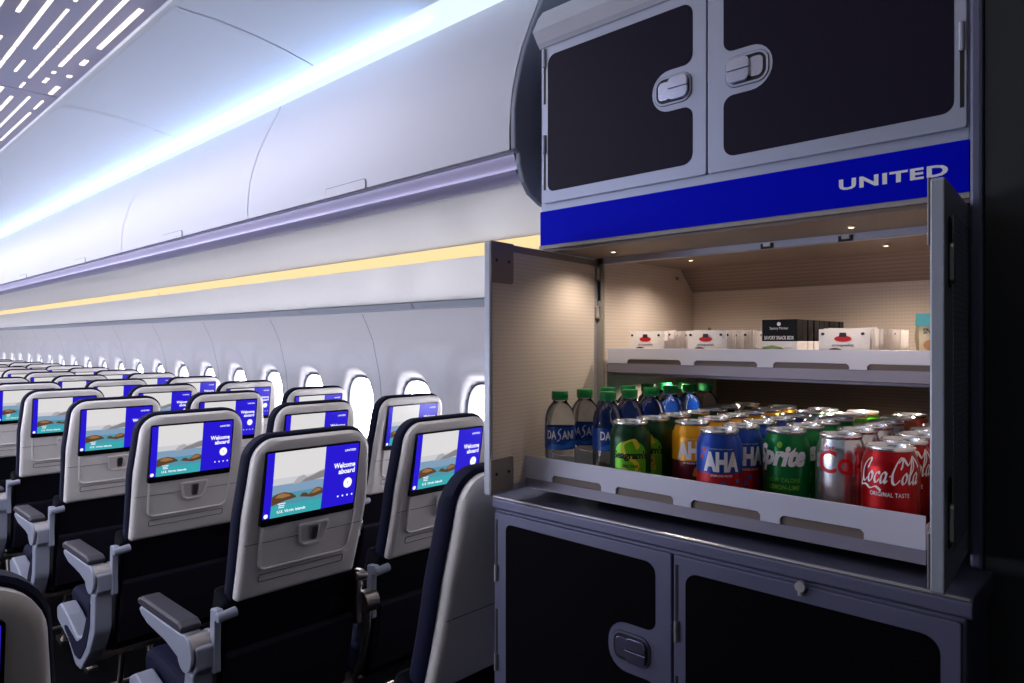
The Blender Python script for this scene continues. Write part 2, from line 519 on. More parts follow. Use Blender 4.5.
# ------------------------------------------------------------------ overhead bins
FACE = [(.985, .379), (.9845, .41), (.986, .445), (.992, .495), (1.005, .545), (1.020, .592), (1.048, .655), (1.076, .712), (1.095, .755)]
BY = [.94, 2.06]+[2.06+1.162*k for k in range(1, 12)]
def bins(mirror):
    fx = mir if mirror else (lambda x: x)
    for i, (y0, y1) in enumerate(zip(BY, BY[1:])):
        if mirror and i > 9: break
        side = 'left' if mirror else 'right'
        lab = ('white curved overhead bin above the window seats, %s from the galley' if not mirror else 'white overhead bin across the aisle, %s from the front') % ORD[i]
        t = thing('overhead_bin', lab, 'overhead bin', (fx(1.2), y0, .34), 'overhead bins along the cabin', abs_=True)
        f = lambda u, v, w: (fx(u), w, v)
        b = MB(); b.sweep(FACE+[(1.11, .754), (1.03, .60), (1.003, .5), (.999, .379)], f, [y0+.0018, y1-.0018], closed=True)
        d = b.build('bin_door', 'bin_white', t, smooth=True)
        b = MB(); b.sweep([(1.0045, .385), (1.008, .50), (1.036, .60), (1.066, .66), (1.093, .715), (1.112, .752), (1.45, .75), (1.47, .34), (1.06, .3365), (1.01, .345)], f, [y0+.001, y1-.001], closed=True); b.build('bin_body', 'under_white', t)
        b = MB(); b.sweep([(1.000, .378), (.996, .372), (1.000, .362), (1.006, .352), (1.008, .345), (1.0, .3415), (1.004, .336), (1.045, .327), (1.05, .334), (1.02, .378)], f, [y0, y1], closed=True)
        b.build('lower_rail', 'rail_purple', t, smooth=True)
        b = MB(); ym = (y0+y1)/2+.02
        def fl(u, v, w):
            return (fx(.9838-w+ (0 if v < .43 else 0)), u, v)
        out = rrect(ym-.092, ym+.092, .379, .402, [0, 0, .008, .008])
        # thin raised outline of the latch flap
        out2 = rrect(ym-.090, ym+.090, .377, .400, [0, 0, .007, .007])
        b.prism(out, fl, 0, .0014, 'seam'); b.prism(out2, fl, .0014, .0022, 'bin_white')
        b.build('latch_flap', 'bin_white', t)
        if i == 0 and not mirror:
            b = MB()
            P = [(.9835, .455), (.9845, .379), (.998, .372), (.999, .350), (1.012, .318), (1.030, .296), (1.066, .278), (1.12, .268), (1.3, .262), (1.5, .262), (1.5, .76), (1.098, .757), (1.074, .712), (1.046, .655), (1.018, .592), (1.003, .545), (.990, .495)]
            b.prism(P, lambda u, v, w: (u, w, v), .925, .9385); b.build('end_panel', 'bin_end', t, bevel=.003)
bins(False); bins(True)
# far bulkhead and near bulkhead
b = MB(); b.box(-2.0, 2.5, YE, YE+.05, -1.42, .9); struct(b.build('wall_far', 'wall_white'))
b = MB(); b.box(-2.0, 2.5, YB-.05, YB, -1.42, .9); struct(b.build('wall_back', 'dark_wall'))
b = MB(); b.box(-2.0, 2.5, YB, YE, .87, .9); struct(b.build('ceiling_crown', 'dark_wall'))
b = MB(); b.box(1.006, 1.12, YB, .1605, -1.42, .87); struct(b.build('wall_galley', 'dark_wall'))

# ------------------------------------------------------------------ seats
def lean(z):                     # y of the rear face of the back over height z (floor = 0)
    s = (z-.75)/.43
    return -.098*s-.012*math.sin(max(0, min(1, s))*PI) if s > 0 else .13*(-s)*.9
def fz(u, v, w): return (u, lean(v)+w, v)
FS = lambda w0: (lambda u, v, w=0: (u, lean(v)-w0+w, v))
def seat_screen(t, dens):
    # screen
    sx0, sx1, sz0, sz1 = -.1445, .131, .949, 1.1445
    fs = FS
    b = MB(); P = dens(rrect(sx0, sx1, sz0, sz1, .006, 4)); b.prism(P, fs(.0075), 0, .012); bz = b.build('screen', 'bezel', t)
    b = MB(); w0 = .0080
    dx0, dx1, dz0, dz1 = sx0+.003, sx1-.004, sz0+.020, sz1-.005; W = dx1-dx0; H = dz1-dz0
    def P2(u, v, lay=0): z = dz0+v*H; return (dx0+u*W, lean(z)-w0-.00025*lay, z)
    def pl(pts, m, lay=0): b.flat(poly2d(pts), lambda x, y: P2(x, y, lay), m)
    def bar(u0, u1, v0, v1, m, lay=0): pl([(u0, v0), (u1, v0), (u1, v1), (u0, v1)], m, lay)
    for q in range(4): bar(0, 1, q/4, (q+1)/4, 'lcd_blue')
    u0, u1 = .075, .615
    bar(u0, u1, .60, 1, 'lcd_sky', 1); bar(u0, u1, .50, .60, 'lcd_sky2', 1); bar(u0, u1, .36, .50, 'lcd_sea1', 1); bar(u0, u1, .18, .36, 'lcd_sea2', 1); bar(u0, u1, 0, .18, 'lcd_sea3', 1)
    pl([(.27, .48), (.33, .58), (.39, .61), (.43, .56), (.5, .60), (.58, .64), (u1, .65), (u1, .52), (.45, .50)], 'lcd_hill2', 2)
    pl([(.36, .49), (.42, .55), (.50, .58), (.56, .62), (u1, .63), (u1, .52), (.5, .50)], 'lcd_hill', 3)
    pl([(u0, .33), (.13, .37), (.2, .38), (.27, .35), (.32, .30), (.33, .27), (.2, .24), (u0, .19)], 'lcd_rock', 3)
    pl([(u0+.03, .31), (.14, .36), (.19, .365), (.25, .335), (.27, .31), (.18, .29)], 'lcd_rock2', 4)
    pl([(.36, .27), (.39, .32), (.43, .32), (.46, .28), (.53, .37), (.57, .375), (u1, .33), (u1, .26), (.5, .23)], 'lcd_rock', 3)
    pl([(.48, .29), (.53, .355), (.57, .36), (.60, .32), (.53, .29)], 'lcd_rock2', 4)
    for s_, cx, cz, ww, hh, bo in (('UNITED', .90, .90, .13, .035, .02), ('Welcome', .845, .665, .25, .085, .03), ('aboard', .875, .565, .19, .085, .03), ('U.S. Virgin Islands', .29, .075, .30, .06, .02)):
        V, F = text2d(s_, ww, hh, bo)
        b.flat((V, F), lambda x, y: P2(cx+x, cz+y, 3), 'lcd_text')
    pl(ell(.90, .36, .05, .085), 'lcd_text', 3)
    V, F = pen2d([[(-.3, 1), (.4, 0), (-.3, -1)]], .3, .3, w=.013, h=.045); b.flat((V, F), lambda x, y: P2(.90+x, .36+y, 4), 'lcd_blue')
    for q in range(4): pl(ell(.80+.055*q, .155, .009, .016, 8), 'lcd_text', 3)
    pl(ell(.03, .045, .022, .035, 12), 'lcd_text', 3)
    bar(.14, .22, .20, .212, 'lcd_text', 5); bar(.15, .21, .17, .182, 'lcd_text', 5); bar(.15, .21, .14, .152, 'lcd_text', 5)
    b.build('display', 'lcd_blue', bz, fixn=True, loc=(0, 0, 0))
def seat_tray(t, dens):
    tt = MB(); P = dens(rrect(-.136, .136, .832, .955, [.02, .02, 0, 0])); tt.prism(P, FS(.002), 0, .004, 'shell_grey')
    tb = tt.build('tray_table', 'shell_grey', t, bevel=.001)
    b = MB()
    path = [(-.136, .955), (-.135, .90)]+[(-.131+.02-.02*math.cos(a), .83+.02-.02*math.sin(a)) for a in [PI/2*k/5 for k in range(6)]]
    path = path+[(-u, v) for u, v in path[::-1]]
    b.tube([(u, lean(v)-.001, v) for u, v in path], .0042, 8); b.build('ridge', 'shell_grey', tb, smooth=True, loc=(0, 0, 0))
    b = MB()
    P = rrect(-.125, .125, .795, .815, .003, 3)
    for a, c in zip(P, P[1:]+P[:1]):
        b.tube([(a[0], lean(a[1])-.0, a[1]), (c[0], lean(c[1])-.0, c[1])], .0011, 4)
    b.tube([(-.177, lean(.905)+.001, .905), (-.136, lean(.905)-.0003, .905)], .0009, 4); b.tube([(.136, lean(.905)-.0003, .905), (.177, lean(.905)+.001, .905)], .0009, 4)
    b.tube([(-.134, lean(.905)-.0025, .905), (.134, lean(.905)-.0025, .905)], .0009, 4)
    b.build('panel_joint', 'shell_line', t)
    b = MB(); zc = .902
    cup = fillet([(-.048, .034), (.048, .034), (.036, -.034), (-.036, -.034)], [.008, .008, .024, .024], 6)
    inn = fillet([(-.040, .026), (.040, .026), (.029, -.026), (-.029, -.026)], [.006, .006, .018, .018], 6)
    rows = []
    for pp, w_ in ((cup, .003), (cup, .0055), ([(u*.93, v*.93) for u, v in cup], .0075), (inn, .0065), ([(u*.95, v*.95) for u, v in inn], .0035)):
        rows.append([b.bm.verts.new((u+.012, lean(zc+v)-w_, zc+v)) for u, v in pp])
    n = len(cup)
    for a, c in zip(rows, rows[1:]):
        for k in range(n): j = (k+1) % n; b.bm.faces.new((a[k], a[j], c[j], c[k]))
    b.bm.faces.new(rows[-1])
    cupo = b.build('latch_cup', 'shell_grey', t, smooth=True)
    b = MB(); b.prism(fillet([(.0, .024), (.026, .024), (.022, -.016), (.004, -.016)], .006, 4), lambda u, v, w: (u, lean(zc+v)-w, zc+v), .003, .013)
    b.build('latch', 'steel', cupo, bevel=.002, loc=(0, 0, 0))
def seat_unit(label, kind, group='passenger seats in rows', plain=False):
    t = thing('passenger_seat', label, 'airplane seat', (0, 0, 0), group)
    hw = .182
    outl = fillet([(-.176, .75), (.176, .75), (hw, .98), (.166, 1.174), (-.166, 1.174), (-hw, .98)], [.012, .012, .3, .062, .062, .3], 8)
    def dens(P, m=5):
        out = []
        for a, c in zip(P, P[1:]+P[:1]):
            L = math.hypot(c[0]-a[0], c[1]-a[1]); k = max(1, int(L/.05))
            for j in range(k): out.append((a[0]+(c[0]-a[0])*j/k, a[1]+(c[1]-a[1])*j/k))
        return out
    # shell : dished solid built from inset rings so that it bends with the back
    def slab(P, rings, m, mb, nm, par):
        b = MB(); P = dens(P); cx, cz = 0, .96
        rows = []
        for ins, w_ in rings:
            rows.append([b.bm.verts.new(fz((u-math.copysign(min(ins, abs(u)), u)), v-math.copysign(min(ins, abs(v-cz)), v-cz), w_)) for u, v in P])
        n = len(P)
        for q, (a, c) in enumerate(zip(rows, rows[1:])):
            for k in range(n):
                j = (k+1) % n; f = b.bm.faces.new((a[k], a[j], c[j], c[k])); f.material_index = b.mi(m if q > 0 or not mb else mb)
        # faces closed by strips from left to right
        for R, fl in ((rows[0], 1), (rows[-1], 0)):
            f = b.bm.faces.new(R); f.material_index = b.mi(m)
            bmesh.ops.triangulate(b.bm, faces=[f])
        return b.build(nm, m, par, smooth=True)
    slab(outl, [(.014, .0), (.006, .002), (.0, .010), (.0, .030)], 'shell_grey', None, 'backrest_shell', t)
    out2 = fillet([(-.180, .70), (.180, .70), (.191, .98), (.174, 1.184), (-.174, 1.184), (-.191, .98)], [.02, .02, .3, .07, .07, .3], 8)
    slab(out2, [(.004, .026), (.0, .032), (.0, .062), (.010, .078), (.03, .086)], 'navy', None, 'backrest_cushion', t)
    # lower part of the back, dark cover
    b = MB(); b.prism([(.02, .75), (.085, .78), (.15, .47), (.17, .40), (.10, .36), (.07, .44), (.035, .62)], lambda u, v, w: (w, u, v), -.200, .200)
    b.build('lower_back', 'navy_dark', t, bevel=.012)
    b = MB(); b.prism([(.018, .612), (.036, .620), (.092, .40), (.070, .395), (.040, .50)], lambda u, v, w: (w, u, v), -.192, .192)
    b.build('literature_pocket', 'pocket_fabric', t, bevel=.006)
    b = MB(); b.prism([(.10, .37), (.12, .47), (.30, .475), (.52, .49), (.56, .46), (.54, .39), (.3, .36)], lambda u, v, w: (w, u, v), -.212, .212)
    b.build('seat_cushion', 'navy', t, bevel=.02, segs=3)
    if not plain: seat_screen(t, dens)
    # tray table ridge, joint lines, latch cup
    if not plain: seat_tray(t, dens)
    else:
        b = MB(); b.tube([(-.177, lean(.905)+.001, .905), (.177, lean(.905)+.001, .905)], .0009, 4); b.build('panel_joint', 'shell_line', t)
    # hook shaped recline brackets with their barrel
    for s_ in (-1, 1):
        b = MB()
        b.tube([(-.229 if s_ < 0 else .214, -.005, .728), (s_*.178, -.005, .734)], .0125, 14)
        P = fillet([(-.030, .742), (.006, .746), (.016, .735), (.016, .722), (-.004, .716), (-.006, .64), (-.004, .58), (-.03, .58), (-.034, .64)], .008, 4)
        b.prism([(-u, v) for u, v in P], lambda u, v, w: (s_*((.208 if s_ < 0 else .196)+w), u+.01, v), 0, .018)
        b.build('recline_bracket', 'steel' if s_ > 0 else 'arm_grey', t, bevel=.003)
    # armrest on the aisle side of each seat; the aisle seat wears the end shroud too
    ax = -.245 if kind == 'aisle' else -.2375
    b = MB()
    if kind == 'aisle':
        arm = thing_part('armrest', t)
        P = fillet([(.02, .655), (.10, .668), (.40, .665), (.425, .655), (.41, .640), (.36, .625), (.22, .615), (.10, .590), (.055, .56), (.02, .60)], .008, 4)
        bb = MB(); bb.prism(P, lambda u, v, w: (w, u, v), ax-.024, ax+.024); body = bb.build('armrest', 'arm_grey', t, bevel=.006)
        bb = MB(); bb.prism(fillet([(.112, .668), (.42, .665), (.428, .680), (.40, .692), (.13, .694), (.105, .684)], .006, 4), lambda u, v, w: (w, u, v), ax-.027, ax+.027); bb.build('arm_pad', 'arm_pad', body, bevel=.008, loc=(0, 0, 0))
        for xa_, xb_ in ((ax-.036, ax-.028), (ax+.024, ax+.030)):
            bb = MB(); bb.tube([(xa_, .066, .634), (xb_, .066, .634)], .046, 28); bb.build('pivot_cap', 'arm_grey', body, bevel=.002, loc=(0, 0, 0))
        bb = MB(); bb.tube([(ax-.028, .066, .634), (ax+.024, .066, .634)], .0435, 28); bb.build('pivot_barrel', 'steel', body, smooth=True, loc=(0, 0, 0))
        # J shaped shroud
        P = fillet([(.035, .587), (.085, .587), (.10, .50), (.15, .42), (.24, .392), (.36, .435), (.45, .455), (.50, .43), (.49, .385), (.35, .35), (.26, .29), (.20, .29), (.10, .38), (.045, .46)], [.005, .005, .05, .05, .05, .05, .02, .02, .02, .04, .03, .03, .06, .06], 6)
        bb = MB(); bb.prism(P, lambda u, v, w: (w, u, v), ax-.026, ax+.026); ep = bb.build('end_shroud', 'arm_grey', t, bevel=.008)
        P = fillet([(.083, .55), (.10, .55), (.115, .50), (.17, .41), (.24, .375), (.36, .40), (.40, .39), (.33, .36), (.26, .325), (.20, .325), (.13, .39), (.09, .47)], [.004, .004, .04, .04, .05, .03, .01, .03, .04, .04, .05, .05], 5)
        bb = MB(); bb.prism(P, lambda u, v, w: (w, u, v), ax-.0285, ax-.02); bb.build('shroud_inlay', 'navy', ep, loc=(0, 0, 0))
    else:
        P = fillet([(.02, .63), (.10, .66), (.40, .66), (.41, .63), (.10, .61), (.03, .59)], .01, 4)
        bb = MB(); bb.prism(P, lambda u, v, w: (w, u, v), ax-.016, ax+.016); body = bb.build('armrest', 'arm_grey', t, bevel=.004)
        bb = MB(); bb.prism(fillet([(.06, .655), (.41, .655), (.41, .672), (.06, .674)], .006, 4), lambda u, v, w: (w, u, v), ax-.02, ax+.02); bb.build('arm_pad', 'arm_pad', body, bevel=.005, loc=(0, 0, 0))
        bb = MB(); bb.tube([(ax-.022, .022, .640), (ax+.022, .022, .640)], .034, 20); bb.build('pivot_cap', 'steel', body, smooth=True, loc=(0, 0, 0))
        bb = MB(); bb.tube([(ax, .015, .63), (ax, .02, .56), (ax, .05, .46), (ax, .09, .38)], .009, 8); bb.build('arm_support', 'steel', body, smooth=True, loc=(0, 0, 0))
    bb = MB(); bb.tube([(-.237, .40, .34), (.216, .40, .34)], .022, 12); bb.tube([(-.237, .17, .34), (.216, .17, .34)], .022, 12); bb.build('beam', 'steel', t, smooth=True)
    bb = MB(); bb.tube([(-.237, .50, .07), (.216, .50, .07)], .008, 8); bb.build('baggage_bar', 'steel', t, smooth=True)
    if kind != 'middle':
        for yl, yt in ((.10, .17), (.50, .42)):
            bb = MB(); bb.tube([(-.06, yt, .34), (-.06, yl, .015)], .011, 10); bb.box(-.08, -.04, yl-.05, yl+.05, 0, .018); bb.build('leg', 'steel', t, smooth=True)
    return t
def thing_part(*a): return None
SEAT = {k: seat_unit('x', k) for k in ('aisle', 'middle', 'window')}
PLAIN = seat_unit('plain grey shelled seat without a screen, right beside the galley base cabinet', 'aisle', plain=True); PLAIN.location = (1.014, 1.005, -1.42)
used = set()
NROW = 17
def put(kind, x, y, label):
    o = SEAT[kind] if kind not in used else copy_tree(SEAT[kind])
    used.add(kind); o.location = (x, y, -1.42); o['label'] = label; return o
order = []
for n in range(NROW):
    y = .94+.785*n if n else 1.045
    for k, x in (('aisle', .97 if n else 1.03), ('middle', 1.445), ('window', 1.92)):
        if n == 0: continue
        tt_ = y*(.688)
        D = .725*x+.688*(y-.1); L = .688*x-.725*(y-.1); px = 512+690*(L/D)
        if px+170/D < 0: continue
        if n >= 6 and k == 'aisle' and px < -10: continue
        where = {'aisle': 'aisle seat', 'middle': 'middle seat', 'window': 'window seat'}[k]
        if n == 0: lab = 'grey shelled aisle seat right beside the galley cabinet, in front of every other row'
        else: lab = 'grey shelled %s with blue screen, %s row beyond the galley cabinet' % (where, ORD[n-1])
        put(k, x, y, lab)
# seat across the aisle, close to the lens, cut by the frame
o = copy_tree(SEAT['aisle']); o.location = (.020, .935, -1.42); o['label'] = 'grey shelled seat across the aisle, only its rounded corner showing at the bottom left'
for ch in list(o.children)+list(PLAIN.children):
    if ch.name.startswith(('armrest', 'end_shroud', 'recline')):
        for g in list(ch.children): bpy.data.objects.remove(g)
        bpy.data.objects.remove(ch)

# ------------------------------------------------------------------ galley unit
fX = lambda x0: (lambda u, v, w: (x0+w, u, v))       # outline in (Y,Z), thickness along X
XU, XL, XD = 1.01, .883, 1.17
def handle(parent, yc, zc, x, flip, metal='cab_metal'):
    """pocket with a paddle latch: round rect ring, dark pocket, two-piece paddle"""
    s = -1 if flip else 1
    b = MB(); b.prism(rrect(yc-.0345, yc+.0345, zc-.0240, zc+.0240, .0175), fX(x), -.0012, 0, 'black'); b.prism(rrect(yc-.0338, yc+.0338, zc-.0233, zc+.0233, .017), fX(x), -.0018, -.001, metal)
    h = b.build('handle', metal, parent)
    b = MB(); b.prism(rrect(yc-.0305, yc+.0305, zc-.0200, zc+.0200, .0140), fX(x), -.0022, -.0017, 'black')
    b.build('pocket', 'black', h, loc=(0, 0, 0))
    # the two halves of the paddle, a bevelled pill next to the door's free edge
    y0, y1 = (yc-.0295, yc+.0065) if s > 0 else (yc-.0065, yc+.0295)
    hm = 'handle_metal' if metal == 'cab_metal' else 'handle_low'
    for za, zb, rr in ((zc-.0185, zc-.0005, [.0115, .0115, .001, .001]), (zc+.0005, zc+.0185, [.001, .001, .0115, .0115])):
        b = MB(); b.prism(rrect(y0, y1, za, zb, rr), fX(x), -.0085, -.002, hm); b.build('paddle', hm, h, bevel=.004, segs=4, loc=(0, 0, 0))
    # bright dished finger plate filling the other half
    b = MB(); ya, yb = (yc+.0035, yc+.0265) if s > 0 else (yc-.0265, yc-.0035)
    b.prism(rrect(ya, yb, zc-.0150, zc+.0150, .008), fX(x), -.0036, -.0021, hm); b.build('finger_plate', hm, h, bevel=.0015, loc=(0, 0, 0))

# upper cabinet
up = thing('upper_cabinet', 'grey galley cabinet with two dark mesh doors above the blue sign band', 'cabinet', (1.25, .52, .18), abs_=True)
b = MB(); b.box(XU, 1.56, .1765, .88, .1775, .570); b.build('body', 'cab_metal', up, bevel=.002)
# rounded cornice
b = MB(); b.sweep([(1.012, .568), (1.004, .575), (.990, .5945), (1.006, .625), (1.02, .643), (1.56, .643), (1.56, .568)], lambda u, v, w: (u, w, v), [.10, .885], 'bin_white', closed=True)
for w_ in (.10, .885): b.poly([(u, w_, v) for u, v in [(1.012, .568), (1.004, .575), (.990, .5945), (1.006, .625), (1.02, .643), (1.56, .643), (1.56, .568)]], 'bin_white')
b.build('cornice', 'bin_white', up)
b = MB(); b.box(1.0095, 1.012, .15, .885, .5655, .5680); b.build('cornice_joint', 'seam', up)
def updoor(y0, y1, py0, py1, hy, flip, hinge_y):
    b = MB(); b.prism(rrect(y0, y1, .265, .562, .004), fX(XU), -.006, 0); d = b.build('door', 'cab_metal', up, bevel=.001)
    # dark panel, notched round the handle
    if not flip:   # left door, handle at its right (small y) side ; outline runs counter-clockwise
        pts = [(py1, .286), (py1, .546), (py0, .546), (py0, .4475), (hy+.040, .4475), (hy+.040, .3795), (py0, .3795), (py0, .286)]
        r = [.014, .018, .018, .016, .034, .034, .016, .018]
    else:
        pts = [(py0, .286), (py0, .546), (py1, .546), (py1, .4475), (hy-.040, .4475), (hy-.040, .3795), (py1, .3795), (py1, .286)]
        r = [.014, .018, .018, .016, .034, .034, .016, .018]
    b = MB(); b.prism(fillet(pts, r), fX(XU-.006), -.0006, .001); b.build('mesh_panel', 'door_dark', d, loc=(0, 0, 0))
    handle(d, hy, .4135, XU-.006, flip)
    for zz in (.29, .455):
        b = MB(); b.box(XU-.0068, XU-.0055, hinge_y-.0022, hinge_y+.0022, zz, zz+.0705, 'black'); b.tube([(XU-.008, hinge_y, zz+.07), (XU-.008, hinge_y, zz+.105)], .0035, 10, 'cab_metal')
        b.build('hinge', 'cab_metal', d, loc=(0, 0, 0))
# hack: door parts use world numbers, so keep door at -up.location and children at 0
updoor(.529, .872, .5525, .858, .588, False, .866)
updoor(.179, .526, .1925, .4995, .462, True, .184)
b = MB(); b.box(XU-.0075, XU+.001, .1765, .876, .1845, .249); sg = b.build('sign_band', 'sign_blue', up)
b = MB(); V = text2d('UNITED', .130, .0150, .035, 0, 1.12); b.flat(V, lambda x, y: (XU-.0079, .2635-x, .2155+y), 'coke_white'); b.build('lettering', 'coke_white', sg, loc=(0, 0, 0), fixn=False)
b = MB(); b.box(XU-.006, XU+.004, .1765, .88, .1775, .1845); b.build('lower_lip', 'seal', up)
b = MB(); b.box(1.001, 1.04, .162, .176, -.279, .569); b.build('side_post', 'cab_low', up, bevel=.004)

# middle open cabinet
mid = thing('open_cabinet', 'open galley cabinet with beige lined interior and both doors swung out', 'cabinet', (1.35, .52, -.28), abs_=True)
b = MB()
YL, YR = .846, .196
# left wall (chamfered at the back), right wall, back, slanted ceiling, floor of the compartment
prof = [(XD, -.262), (1.66, -.262), (1.66, -.07), (1.538, -.066), (1.538, .120), (1.478, .172), (XD, .172)]
b.prism(prof, lambda u, v, w: (u, w, v), YL, YL+.012, 'laminate'); b.build('side_wall', 'laminate', mid)
b = MB(); b.prism(prof, lambda u, v, w: (u, w, v), YR-.012, YR, 'laminate'); b.build('side_wall', 'laminate', mid)
b = MB(); b.prism([(1.538, -.066), (1.538, .120), (1.550, .125), (1.55, -.066)], lambda u, v, w: (u, w, v), YR, YL, 'laminate'); b.build('back_wall', 'laminate', mid)
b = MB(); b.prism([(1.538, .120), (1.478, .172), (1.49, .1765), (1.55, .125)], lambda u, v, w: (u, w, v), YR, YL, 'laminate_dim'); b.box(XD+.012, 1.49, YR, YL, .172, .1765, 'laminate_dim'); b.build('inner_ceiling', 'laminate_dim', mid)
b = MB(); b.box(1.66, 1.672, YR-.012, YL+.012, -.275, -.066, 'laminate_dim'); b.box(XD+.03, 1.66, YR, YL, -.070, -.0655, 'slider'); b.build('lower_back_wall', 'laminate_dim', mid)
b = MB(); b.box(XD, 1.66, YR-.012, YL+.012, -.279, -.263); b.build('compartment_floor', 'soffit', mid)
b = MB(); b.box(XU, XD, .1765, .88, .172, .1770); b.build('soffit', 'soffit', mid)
# header strip with two small catches and the front frame
b = MB(); b.box(XD-.004, XD+.010, YR, .868, .160, .1765)
b.build('header_rail', 'cab_metal', mid, bevel=.001)
for yy_ in (.50, .372):
    b = MB(); b.box(XD-.0055, XD-.003, yy_-.011, yy_+.011, .160, .169, 'black'); b.box(XD-.012, XD-.004, yy_-.008, yy_+.004, .1635, .169, 'cab_edge'); b.build('catch', 'cab_edge', mid)
b = MB(); b.box(XD-.004, XD+.001, .178, YR, -.279, .1765, 'seal'); b.build('front_frame', 'seal', mid)
b = MB(); b.box(XD-.004, XD+.001, YL, .868, -.279, .1765, 'seal')
b.box(XD-.0055, XD-.004, .853, .859, .085, .125, 'black')
b.build('front_frame', 'seal', mid)
for (x, y, z) in ((1.6, 0, 0),): pass
b = MB()
for x, z in ((1.46, .150), (1.52, .015)): b.tube([(x, YL-.004, z), (x, YL+.002, z)], .004, 12)
b.tube([(1.534, .80, .03), (1.54, .80, .03)], .004, 10)
b.build('fastener', 'bracket', mid)

# doors of the open cabinet: local frame, hinge at origin, reaching along -Y' ; swung out
def open_door(hx, hy, ang, side):
    """ang = direction of the door from hinge (world), inner face on side*normal"""
    L = .352; T = .013; z0, z1 = -.262, .170
    dx, dy = math.cos(ang), math.sin(ang); nx, ny = -dy*side, dx*side     # n points to the outside face
    def f(u, v, w): return (hx+dx*u+nx*w, hy+dy*u+ny*w, v)                # w 0 inner .. T outer
    b = MB(); b.prism(rrect(0, L, z0, z1, .004, 3), f, 0, T); d = b.build('door', 'door_edge', mid, bevel=.0015)
    b = MB(); b.prism(rrect(.016, L-.006, z0+.012, z1-.014, .003, 3), f, -.0008, .0002); b.build('liner', 'laminate', d, loc=(0, 0, 0))
    b = MB(); b.prism(rrect(.004, L-.004, z1-.013, z1-.001, .002, 3), f, -.0012, 0); b.build('top_rail', 'bracket', d, loc=(0, 0, 0))
    b = MB(); b.prism(rrect(.02, L-.06, z0+.03, z1-.03, .004, 3), f, T-.0002, T+.0006); b.build('outer_panel', 'laminate_out', d, loc=(0, 0, 0))
    for za, zb, rr in ((z1-.070, z1+.001, [.006, 0, 0, 0]), (z0+.004, z0+.062, [0, 0, 0, .006])):
        b = MB(); b.prism(rrect(L-.062, L-.0005, za, zb, rr, 3), f, -.0026, 0, 'bracket')
        zc = (za+zb)/2+.003
        for uu in (L-.048, L-.014): b.tube([f(uu, zc, -.0042), f(uu, zc, -.0024)], .0028, 10, 'black')
        b.build('corner_bracket', 'bracket', d, bevel=.001, loc=(0, 0, 0))
    for zc in (z1-.03, z1-.11, z0+.05, z0+.12):
        b = MB(); b.tube([f(.010, zc-.012, -.004), f(.010, zc+.012, -.004)], .005, 10); b.build('hinge', 'seal', d, loc=(0, 0, 0), smooth=True)
    for zc in (z1-.075, z0+.08):
        b = MB()
        b.prism(rrect(L-.045, L-.020, zc-.038, zc+.038, .010), f, T+.0003, T+.0012, 'black')
        b.prism(rrect(L-.040, L-.026, zc-.034, zc+.010, .006), f, T+.001, T+.005, 'cab_edge')
        b.build('latch', 'cab_edge', d, loc=(0, 0, 0), bevel=.0008)
# left door: free end at (.818,~.835) ; right door: free end at (.818,.181)
aL = math.atan2(.829-.862, .819-1.17); open_door(1.17, .862, aL, -1)
aR = math.atan2(.1785-.203, .819-1.17); open_door(1.17, .203, aR, 1)

# trays
def tray(name, x0, x1, y0, y1, zt, zl, zs, slots, zf=None):
    """white lip with low slots, slider bar below, floor"""
    b = MB()
    pts = [(y1, zl), (y1, zt), (y0, zt), (y0, zl)]
    out = [(y0, zl)]
    for a, c in slots:
        h = zl+(zt-zl)*.30; out += [(a, zl), (a, h-.004), (a+.004, h), (c-.004, h), (c, h-.004), (c, zl)]
    out += [(y1, zl), (y1, zt), (y0, zt)]
    b.prism(out, fX(x0), 0, .003, 'tray_white'); lip = b.build(name, 'tray_white', mid, bevel=.0007)
    b = MB(); b.box(x0+.001, x0+.014, y0, y1, zs, zl); b.build('slider', 'slider', lip, loc=(0, 0, 0))
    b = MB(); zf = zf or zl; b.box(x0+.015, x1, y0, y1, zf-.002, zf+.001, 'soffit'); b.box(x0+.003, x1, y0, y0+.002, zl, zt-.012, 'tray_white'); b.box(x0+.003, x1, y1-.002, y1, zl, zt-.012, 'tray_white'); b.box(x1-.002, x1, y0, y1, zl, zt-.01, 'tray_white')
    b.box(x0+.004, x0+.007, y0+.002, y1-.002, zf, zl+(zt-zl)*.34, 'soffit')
    b.build('tray_base', 'soffit', lip, loc=(0, 0, 0))
tray('sliding_tray', .918, 1.455, .2045, .8415, -.2045, -.2450, -.262, [(.2718, .376), (.4036, .508), (.538, .6416), (.6706, .775)], -.2525)
tray('shelf_tray', 1.168, 1.52, .2, .8375, -.0135, -.0450, -.0630, [(.22, .341), (.3676, .4905), (.519, .640), (.668, .789)])

